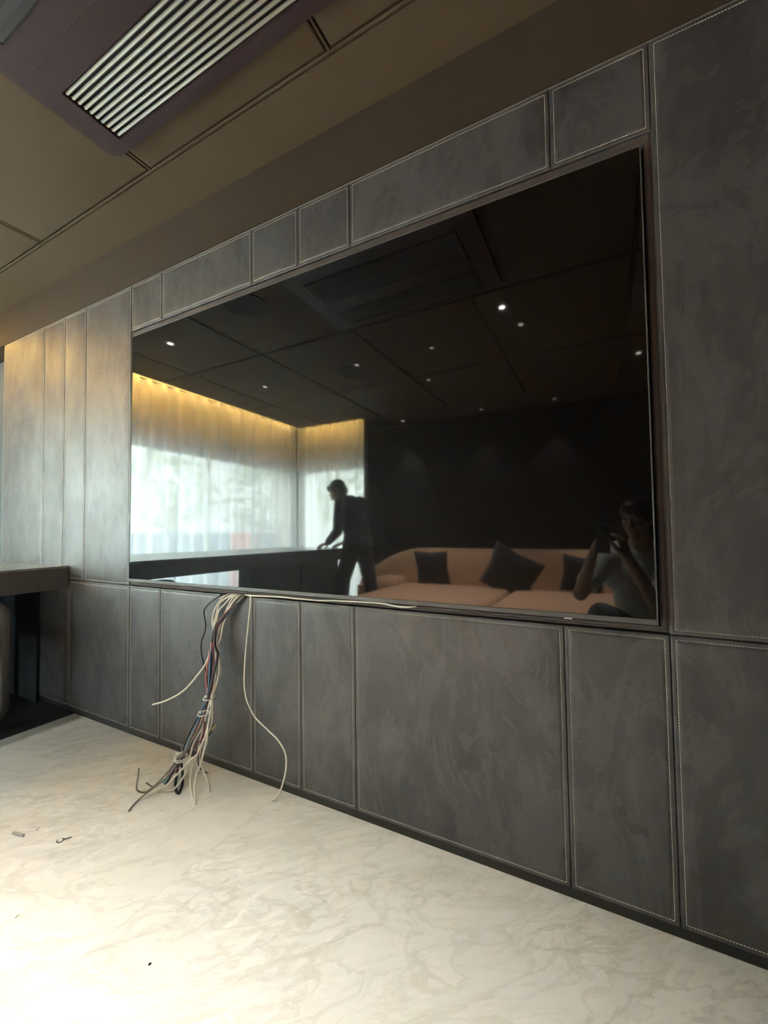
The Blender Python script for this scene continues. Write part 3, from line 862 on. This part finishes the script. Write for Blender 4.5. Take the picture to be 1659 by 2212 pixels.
# rounded back made from a swept profile, lower and sloping at its left end
bm = B(); prof = []
N = 30; prev = None
for i in range(N + 1):
    s = i / N; x = -2.72 + s * 3.40
    k = min(1, max(0, (x + 2.72) / .75)); top = .46 + .335 * math.sin(k*math.pi/2)**.9
    if x > .4: top -= .05 * (x - .4) / .3
    y0 = -3.66 + .12 * (1-k); th = .30
    pr = []
    for (dy, dz) in ((0, .10), (0, top-.10), (.03, top-.03), (.09, top), (.17, top-.005), (.24, top-.05), (.29, top-.16), (.33, .34), (.33, .12), (.30, .08)):
        pr.append(bm.verts.new((x, y0 + dy, dz)))
    if prev:
        for a in range(len(pr)): bm.faces.new((prev[a], prev[(a+1) % len(pr)], pr[(a+1) % len(pr)], pr[a]))
    else: first = pr
    prev = pr
bm.faces.new(first); bm.faces.new(prev)
local(obj('backrest', bm, M_TAN, None, True, 60), sofa)
bm = softbox(-2.42, -2.08, -3.42, -2.98, .08, .46, .10, .02); local(obj('armrest', bm, M_TAN, None, True, 60), sofa)
for x in (-1.95, .45):
    for y in (-3.3, -2.2):
        bm = B(); cyl(bm, (x, y, .03), .022, .062, seg=20, r2=.028); local(obj('leg', bm, M_PLASTIC, None, True, 40), sofa)
def cushion(name, lab, cx, cy, cz, wd, rot, mt, tilt=-18):
    bm = B(); n = 12; g1 = {}; 
    for side in (1, -1):
        for i in range(n+1):
            for j in range(n+1):
                u, v = i/n*2-1, j/n*2-1
                d = (1-u**4)*(1-v**4)
                pin = 1 - .10*(1-abs(u*v))*(max(abs(u), abs(v))**3)
                key = (i, j, side if 0 < i < n and 0 < j < n else 0)
                if key not in g1:
                    g1[key] = bm.verts.new((u*wd/2*pin, side*.075*d**.6, v*wd/2*pin))
    for side in (1, -1):
        for i in range(n):
            for j in range(n):
                f = [g1[(a, b, side if 0 < a < n and 0 < b < n else 0)] for a, b in ((i,j),(i+1,j),(i+1,j+1),(i,j+1))]
                bm.faces.new(f if side == 1 else f[::-1])
    o = obj(name, bm, mt, None, True)
    o.rotation_euler = (R(tilt), R(rot), 0); o.location = (cx, cy, cz)
    return tag(o, lab, 'cushion', 'dark cushions on the sofa')
M_CUSH = fabric('charcoal_cushion', (.040,.042,.050), 300)
cushion('throw_cushion', 'dark square cushion standing upright, left one on the tan sofa', -1.73, -3.20, .585, .40, 0, M_CUSH)
cushion('throw_cushion', 'dark cushion tipped on its corner in the middle of the tan sofa', -.86, -3.13, .56, .52, 28, M_CUSH)
cushion('throw_cushion', 'dark cushion at the right end, close to the seated photographer', -.20, -3.16, .57, .38, 8, M_CUSH)

# ================================================================== OUTSIDE
def leafy(name, lab, x, y, h, rad, seed, col):
    rnd = random.Random(seed)
    t = thing(name, lab, 'tree', (x, y, -1.0), 'trees outside the windows')
    bm = B(); tube(bm, [(x, y, -1), (x+.05, y, h*.35), (x-.05, y+.05, h*.7)], lambda s: .10*(1-.6*s), 10, 6)
    for k in range(5):
        a = rnd.uniform(0, 6.28); tube(bm, [(x, y, h*.4+k*.12), (x+math.cos(a)*rad*.5, y+math.sin(a)*rad*.5, h*.6+k*.15)], .025, 6, 4)
    local(obj('trunk', bm, mat('bark', (.10,.08,.06), .9), None, True), t)
    bm = B()
    for k in range(700):
        u = Vector((rnd.gauss(0,1), rnd.gauss(0,1), rnd.gauss(0,1))).normalized() * rad * rnd.uniform(.4, 1) ** .5
        c = Vector((x, y, h*.72)) + Vector((u.x, u.y, u.z*.9)); s = rnd.uniform(.06, .13)
        a = Vector((rnd.gauss(0,1), rnd.gauss(0,1), rnd.gauss(0,1))).normalized(); b = a.orthogonal().normalized()
        vs = [bm.verts.new(c + a*s), bm.verts.new(c + b*s*.5), bm.verts.new(c - a*s), bm.verts.new(c - b*s*.5)]
        bm.faces.new(vs)
    local(obj('foliage', bm, mat('leaves_%s' % seed, col, .6)), t)
leafy('leafy_tree', 'green tree seen through the back curtain, left of the standing person', -4.9, -6.9, 2.3, 1.0, 11, (.50,.60,.40))
leafy('leafy_tree', 'green tree seen through the long curtain near the room corner', -7.6, -6.6, 2.6, 1.1, 12, (.48,.58,.40))
leafy('leafy_tree', 'pale green tree seen through the middle of the long curtain', -8.2, -4.4, 2.6, 1.0, 13, (.55,.62,.45))
tag(obj('ground_outside', box(B(), -30, -4.6, -25, 10, -1.1, -1.0), mat('pale_paving', (.45,.46,.45), .9)), kind='structure')
tag(obj('ground_outside', box(B(), -4.6, 10, -25, -4.4, -1.1, -1.0), mat('pale_paving', (.45,.46,.45), .9)), kind='structure')
bld = thing('building', 'pale building with horizontal louvres outside, behind the long left curtain', 'building', (-10.5, -.5, -1))
local(obj('wall', box(B(), -11.5, -10.6, -15, 4.0, -1, 3.6), mat('pale_render', (.88,.90,.90), .9)), bld)
for k in range(22):
    local(obj('louvre', box(B(), -10.6, -10.42, -3.2, 4.0, -.2 + k*.16, -.16 + k*.16 + .03), mat('white_metal', (.82,.84,.84), .5)), bld)
for k, (y0, y1, c, lab) in enumerate([(-1.1,-2.3,(.08,.22,.48),'pale blue hoarding board outside, first from the left under the curtain'), (-2.35,-3.1,(.02,.07,.18),'dark blue hoarding board outside, second from the left'),
        (-3.15,-4.6,(.16,.25,.38),'grey-blue hoarding board outside, at the middle'), (-4.65,-5.3,(.55,.06,.05),'red hoarding board outside, right of the middle'), (-5.35,-6.6,(.08,.12,.20),'navy hoarding board outside, behind the room corner')]):
    tag(obj('hoarding_board', box(B(), -6.56, -6.50, y1, y0, -1.0, 1.0, .005, 1), mat('hoarding_%d' % k, c, .6)), lab, 'fence board', 'hoarding boards outside')

# ================================================================== PEOPLE
def capsule(bm, p0, r0, p1, r1, seg=16, rows=5, flat=None):
    p0, p1 = Vector(p0), Vector(p1); d = (p1 - p0); L = d.length
    z = d.normalized() if L > 1e-6 else Vector((0,0,1)); u = z.orthogonal().normalized(); v = z.cross(u)
    rings = []
    prof = []
    for k in range(1, rows + 1):
        a = math.pi/2 * k / rows; prof.append((-math.cos(a) * r0, math.sin(a) * r0))
    for k in range(rows, 0, -1):
        a = math.pi/2 * k / rows; prof.append((L + math.cos(a) * r1, math.sin(a) * r1))
    for h, r in prof:
        rings.append([bm.verts.new(p0 + z*h + (u*math.cos(t) + v*math.sin(t))*r) for t in [2*math.pi*i/seg for i in range(seg)]])
    a = bm.verts.new(p0 - z*r0); b = bm.verts.new(p1 + z*r1)
    for i in range(seg):
        bm.faces.new((a, rings[0][(i+1) % seg], rings[0][i])); bm.faces.new((b, rings[-1][i], rings[-1][(i+1) % seg]))
    for q, w_ in zip(rings, rings[1:]):
        for i in range(seg): bm.faces.new((q[i], q[(i+1) % seg], w_[(i+1) % seg], w_[i]))
def ellipsoid(bm, c, ax, rot=None, sub=3):
    mtx = Matrix.Translation(Vector(c))
    if rot is not None: mtx = mtx @ rot.to_4x4()
    mtx = mtx @ Matrix.Diagonal((*ax, 1))
    bmesh.ops.create_icosphere(bm, subdivisions=sub, radius=1, matrix=mtx)
def fuse(name, bm, mt, parent, voxel=.006, smooth=4):
    """make one continuous skin out of overlapping closed volumes"""
    bmesh.ops.recalc_face_normals(bm, faces=bm.faces)
    me = bpy.data.meshes.new('tmp'); bm.to_mesh(me); bm.free()
    o = bpy.data.objects.new('tmp', me); C.objects.link(o)
    r = o.modifiers.new('r', 'REMESH'); r.mode = 'VOXEL'; r.voxel_size = voxel
    s = o.modifiers.new('s', 'SMOOTH'); s.iterations = smooth; s.factor = .5
    dg = bpy.context.evaluated_depsgraph_get(); ev = o.evaluated_get(dg)
    nm = bpy.data.meshes.new_from_object(ev)
    bpy.data.objects.remove(o); nm.name = name
    nm.materials.clear()
    for f in nm.polygons: f.use_smooth = True
    o = link(name, nm, mt); 
    return local(o, parent)
def basis(fwd, up):
    f = Vector(fwd).normalized(); r = f.cross(Vector(up)).normalized(); u = r.cross(f)
    return Matrix((r, f, u)).transposed()      # x right, y forward, z up
def head(bm, c, M):
    c = Vector(c)
    P = lambda x, y, z: c + M @ Vector((x, y, z))
    ellipsoid(bm, P(0, -.012, .030), (.076, .094, .088), M)      # skull
    ellipsoid(bm, P(0, .012, -.030), (.060, .076, .080), M)      # face
    ellipsoid(bm, P(0, .050, -.088), (.030, .030, .024), M)      # chin
    capsule(bm, P(0, .088, .012), .009, P(0, .103, -.024), .014, 12, 4)   # nose
    for s in (-1, 1):
        ellipsoid(bm, P(s*.014, .094, -.028), (.008, .010, .008), M, 2)
        ellipsoid(bm, P(s*.032, .078, .014), (.020, .012, .010), M, 2)    # brow ridge
        ellipsoid(bm, P(s*.036, .066, -.022), (.020, .018, .018), M, 2)   # cheek
        ellipsoid(bm, P(s*.075, -.004, -.010), (.009, .018, .030), M, 2)  # ear
    ellipsoid(bm, P(0, .084, -.058), (.025, .010, .006), M, 2)     # lips
    ellipsoid(bm, P(0, .081, -.067), (.021, .010, .006), M, 2)
def face_parts(c, M, parent):
    c = Vector(c); P = lambda x, y, z: c + M @ Vector((x, y, z))
    for s in (-1, 1):
        bm = B(); ellipsoid(bm, P(s*.031, .083, -.002), (.012, .008, .008), M, 3)
        o = obj('eye', bm, mat('eye_white', (.75,.73,.70), .2), None, True); local(o, parent)
        bm = B(); ellipsoid(bm, P(s*.031, .0895, -.002), (.005, .003, .005), M, 2)
        i_ = obj('iris', bm, mat('dark_iris', (.03,.02,.015), .2), None, True)
        i_.parent = o
        bm = B(); tube(bm, [P(s*.016, .094, .020), P(s*.032, .091, .025), P(s*.047, .080, .019)], .0035, 6, 4)
        local(obj('eyebrow', bm, M_HAIR, None, True), parent)
def hand(bm, wrist, M, curl, thumb_side, spread=.0, sc_=1.0):
    """palm in the x/y plane of M, fingers along +y, curling towards -z; thumb on the thumb_side of x"""
    w0 = Vector(wrist); P = lambda x, y, z: w0 + M @ (Vector((x, y, z)) * sc_)
    for x in (-.028, -.010, .010, .027):
        capsule(bm, P(x*.75, .008, 0), .015*sc_, P(x, .082, 0), .0115*sc_, 10, 3)
    for i, (x, L) in enumerate(zip((-.030, -.010, .010, .029), (.072, .080, .074, .058))):
        x *= thumb_side * -1
        b = Vector((x, .085, 0)); ang = 0; r = .0088 if i < 3 else .0078
        segs = (.45*L, .32*L, .26*L)
        for k, s in enumerate(segs):
            ang += curl[k] if isinstance(curl, (list, tuple)) else curl
            n = b + Vector((x*spread*.5, math.cos(ang)*s, -math.sin(ang)*s))
            capsule(bm, P(*b), r*sc_, P(*n), r*.9*sc_, 10, 3); b = n; r *= .93
    t0 = Vector((thumb_side*.022, .020, -.004)); t1 = Vector((thumb_side*.048, .048, -.016)); t2 = Vector((thumb_side*.056, .078, -.026)); t3 = Vector((thumb_side*.052, .100, -.032))
    capsule(bm, P(*t0), .015*sc_, P(*t1), .0115*sc_, 10, 3); capsule(bm, P(*t1), .0115*sc_, P(*t2), .0102*sc_, 10, 3); capsule(bm, P(*t2), .0102*sc_, P(*t3), .009*sc_, 10, 3)
def hull(bm, pts):
    """chain of tapered links through (point, radius)"""
    for (a, ra), (b, rb) in zip(pts, pts[1:]): capsule(bm, a, ra, b, rb, 18, 5)
M_SKIN = mat('skin', (.42,.25,.17), .5)
M_HAIR = mat('black_hair', (.012,.011,.010), .5)

# --- person standing at the desk, bent forward, side-on to the windows
ps = thing('person', 'person in dark clothes standing bent over the desk in front of the curtains', 'person', (-2.36, -2.60, 0))
hipc = Vector((-2.34, -2.60, .90)); chest = Vector((-2.40, -2.60, 1.20)); neck = Vector((-2.485, -2.60, 1.345)); headc = Vector((-2.595, -2.60, 1.435))
SH = {s: Vector((-2.43, -2.60 + s*.185, 1.275)) for s in (-1, 1)}
EL = {1: Vector((-2.43, -2.36, 1.00)), -1: Vector((-2.42, -2.85, .99))}
WR = {1: Vector((-2.615, -2.44, .875)), -1: Vector((-2.62, -2.76, .87))}
HP = {s: hipc + Vector((0, s*.09, -.02)) for s in (-1, 1)}
KN = {1: Vector((-2.44, -2.48, .50)), -1: Vector((-2.26, -2.71, .49))}
AN = {1: Vector((-2.46, -2.47, .085)), -1: Vector((-2.19, -2.71, .10))}
Mh = basis((-.80, .05, -.60), (-.5, 0, .86))
bm = B()
head(bm, headc, Mh)
capsule(bm, chest + Vector((-.03,0,.08)), .060, headc + Vector((.03,0,-.03)), .052)
hull(bm, [(hipc, .115), ((hipc+chest)/2, .105), (chest, .115)])
for s in (-1, 1):
    ellipsoid(bm, chest + Vector((0, s*.085, .02)), (.095, .09, .14))
    hull(bm, [(chest + Vector((-.01, s*.08, .06)), .065), (SH[s], .055), (EL[s], .040), (WR[s], .027)])
    hull(bm, [(HP[s], .090), (KN[s], .058), (AN[s], .038)])
    capsule(bm, AN[s] + Vector((.03,0,-.035)), .036, AN[s] + Vector((-.14,0,-.052)), .030)
hand(bm, WR[1], basis((-.95, -.1, -.25), (-.2, 0, 1)), (.25,.35,.3), -1)
hand(bm, WR[-1], basis((-.95, .15, -.22), (-.2, 0, 1)), (.25,.35,.3), 1)
fuse('body', bm, M_SKIN, ps, .005, 3)
face_parts(headc, Mh, ps)
bm = B()
M_NAVY = fabric('navy_shirt_cloth', (.022,.026,.036), 300)
hull(bm, [(hipc + Vector((0,0,-.02)), .145), ((hipc+chest)/2 + Vector((.02,0,0)), .145), (chest, .130), (chest + Vector((-.02,0,.08)), .085)])
for s in (-1, 1):
    ellipsoid(bm, chest + Vector((.025, s*.085, .00)), (.140, .115, .185))
    ellipsoid(bm, hipc + Vector((0, s*.06, .02)), (.125, .10, .10))
    hull(bm, [(chest + Vector((-.01, s*.08, .06)), .085), (SH[s], .070), (EL[s], .054), (WR[s] + (EL[s]-WR[s])*.12, .040)])
fuse('long_sleeved_shirt', bm, M_NAVY, ps, .008, 5)
bm = B()
for s in (-1, 1):
    ellipsoid(bm, HP[s] + Vector((.015,0,0)), (.120, .105, .12))
    hull(bm, [(HP[s], .105), (KN[s], .076), (AN[s] + Vector((0,0,.01)), .060)])
fuse('trousers', bm, fabric('dark_trouser_cloth', (.020,.022,.028), 300), ps, .008, 4)
for s in (-1, 1):
    bm = B(); capsule(bm, AN[s] + Vector((.035,0,-.045)), .043, AN[s] + Vector((-.16,0,-.056)), .037)
    for v in bm.verts: v.co.z = max(v.co.z, .0)
    fuse('shoe', bm, M_PLASTIC, ps, .006, 2)
bm = B(); P = lambda x, y, z: headc + Mh @ Vector((x, y, z))
ellipsoid(bm, P(0, -.024, .044), (.086, .098, .090), Mh); ellipsoid(bm, P(0, -.06, -.01), (.070, .055, .075), Mh); ellipsoid(bm, P(0, .04, .085), (.06, .055, .04), Mh)
fuse('short_hair', bm, M_HAIR, ps, .007, 2)

# --- photographer, crouching with a phone raised in front of the face
lens = CAM.copy()
ph = thing('smartphone', 'smartphone held upright by the crouching photographer', 'phone', lens - FW*.02)
def phone_pt(a, b, c):           # right, up, forward from the lens
    return lens + RT*a + UP*b + FW*c
def phone_box(x0, x1, z0, z1, c0, c1, bev, seg=3):
    bm = B(); box(bm, x0, x1, c0, c1, z0, z1, bev, seg)
    for v in bm.verts: v.co = phone_pt(v.co.x, v.co.z, v.co.y)
    return bm
M_PHONE = mat('graphite_phone', (.05,.05,.055), .25, metal=.4)
local(obj('case_body', phone_box(-.058, .016, -.134, .016, -.022, -.014, .0035), M_PHONE, None, True, 50), ph)
local(obj('camera_bump', phone_box(-.024, .011, -.024, .011, -.0145, -.012, .001), M_PHONE, None, True, 50), ph)
bm = B()
for (a, b) in ((0, 0), (-.016, -.014)):
    n0 = len(bm.verts)
    cyl(bm, (0, 0, 0), .0065, .0025, 'y', 24); bm.verts.ensure_lookup_table()
    for v in bm.verts[n0:]: v.co = phone_pt(a + v.co.x, b + v.co.z, -.0112 + v.co.y)
local(obj('lens', bm, mat('lens_glass', (.01,.01,.012), .05)), ph)
local(obj('display', phone_box(-.0555, .0135, -.131, .013, -.0232, -.0218, .0005, 1), mat('phone_display', (.02,.02,.02), .1, emit=(.5,.5,.5), estr=.25)), ph)

pp = thing('person', 'person in a pale shirt crouching behind the raised phone, mirrored at lower right', 'person', (.16, -1.75, 0))
hc = Vector((.165, -1.62, 1.045)); nk = Vector((.18, -1.68, .915)); ct = Vector((.15, -1.74, .74)); hp = Vector((.20, -1.92, .34))
SH = {1: Vector((.34, -1.66, .79)), -1: Vector((-.02, -1.64, .80))}
EL = {1: Vector((.235, -1.50, .57)), -1: Vector((-.14, -1.50, .62))}
# one hand grips each long side of the phone
WR = {1: phone_pt(.075, -.150, -.075), -1: phone_pt(-.115, -.165, -.075)}
HPp = {s: hp + Vector((s*.10, 0, 0)) for s in (-1, 1)}
KN = {1: Vector((.46, -1.50, .44)), -1: Vector((-.03, -1.50, .50))}
AN = {1: Vector((.44, -1.78, .09)), -1: Vector((.01, -1.76, .09))}
Mp = basis((-.45, .88, -.12), (0, 0, 1))
bm = B(); head(bm, hc, Mp)
capsule(bm, nk + Vector((.0,-.02,-.08)), .065, hc + Vector((.01,-.02,-.05)), .053)
hull(bm, [(hp, .12), ((hp+ct)/2, .115), (ct, .125)])
for s in (-1, 1):
    ellipsoid(bm, ct + Vector((s*.085, 0, .03)), (.10, .10, .13))
    hull(bm, [(ct + Vector((s*.09, .01, .08)), .065), (SH[s], .056), (EL[s], .041), (WR[s], .027)])
    hull(bm, [(HPp[s], .095), (KN[s], .060), (AN[s], .040)])
    capsule(bm, AN[s] + Vector((0,-.03,-.035)), .037, AN[s] + Vector((0,.15,-.055)), .031)
Ml = Matrix((FW*-1, UP*.97 + RT*.22, RT*-1)).transposed(); Ml = basis(UP*.95 + RT*.30, -RT)   # fingers up, palm facing the phone
hand(bm, WR[-1], basis(UP*.93 + RT*.34, -RT*.93 + UP*.34), (.35,.75,.55), -1)
hand(bm, WR[1], basis(UP*.95 - RT*.30, RT*.95 + UP*.30), (.30,.70,.50), 1)
fuse('body', bm, M_SKIN, pp, .005, 3)
face_parts(hc, Mp, pp)
bm = B(); P = lambda x, y, z: hc + Mp @ Vector((x, y, z))
ellipsoid(bm, P(0, -.024, .044), (.092, .104, .096), Mp); ellipsoid(bm, P(0, -.065, -.03), (.080, .060, .10), Mp); ellipsoid(bm, P(0, .045, .085), (.066, .055, .04), Mp)
fuse('hair', bm, M_HAIR, pp, .007, 2)
def striped():
    mt = mat('pale_striped_shirt', (.6,.62,.54), .8); t = NT(mt); p = t.pos()
    wv = t.new('ShaderNodeTexWave'); t.link(t.mapping(p, rot=(0, R(35), 0)), wv.inputs[0]); wv.inputs['Scale'].default_value = 14; wv.inputs['Distortion'].default_value = 2.5
    t.link(t.mix(wv.outputs[1], (.44,.46,.38), (.80,.82,.74)), t.b.inputs['Base Color']); return mt
bm = B()
hull(bm, [(hp + Vector((0,0,.06)), .145), ((hp+ct)/2, .14), (ct, .145), (ct + Vector((.02,.02,.10)), .10)])
for s in (-1, 1):
    ellipsoid(bm, ct + Vector((s*.09, 0, .03)), (.125, .12, .155))
    hull(bm, [(ct + Vector((s*.09, .01, .08)), .085), (SH[s], .078), (SH[s].lerp(EL[s], .62), .068)])
fuse('short_sleeved_shirt', bm, striped(), pp, .008, 5)
bm = B()
for s in (-1, 1):
    ellipsoid(bm, HPp[s], (.125, .125, .12))
    hull(bm, [(HPp[s], .112), (KN[s], .078), (AN[s] + Vector((0,0,.01)), .060)])
fuse('jeans', bm, fabric('blue_grey_denim', (.20,.25,.30), 300), pp, .008, 4)
for s in (-1, 1):
    bm = B(); capsule(bm, AN[s] + Vector((0,-.035,-.045)), .044, AN[s] + Vector((0,.17,-.056)), .038)
    for v in bm.verts: v.co.z = max(v.co.z, .0)
    fuse('shoe', bm, M_PLASTIC, pp, .006, 2)
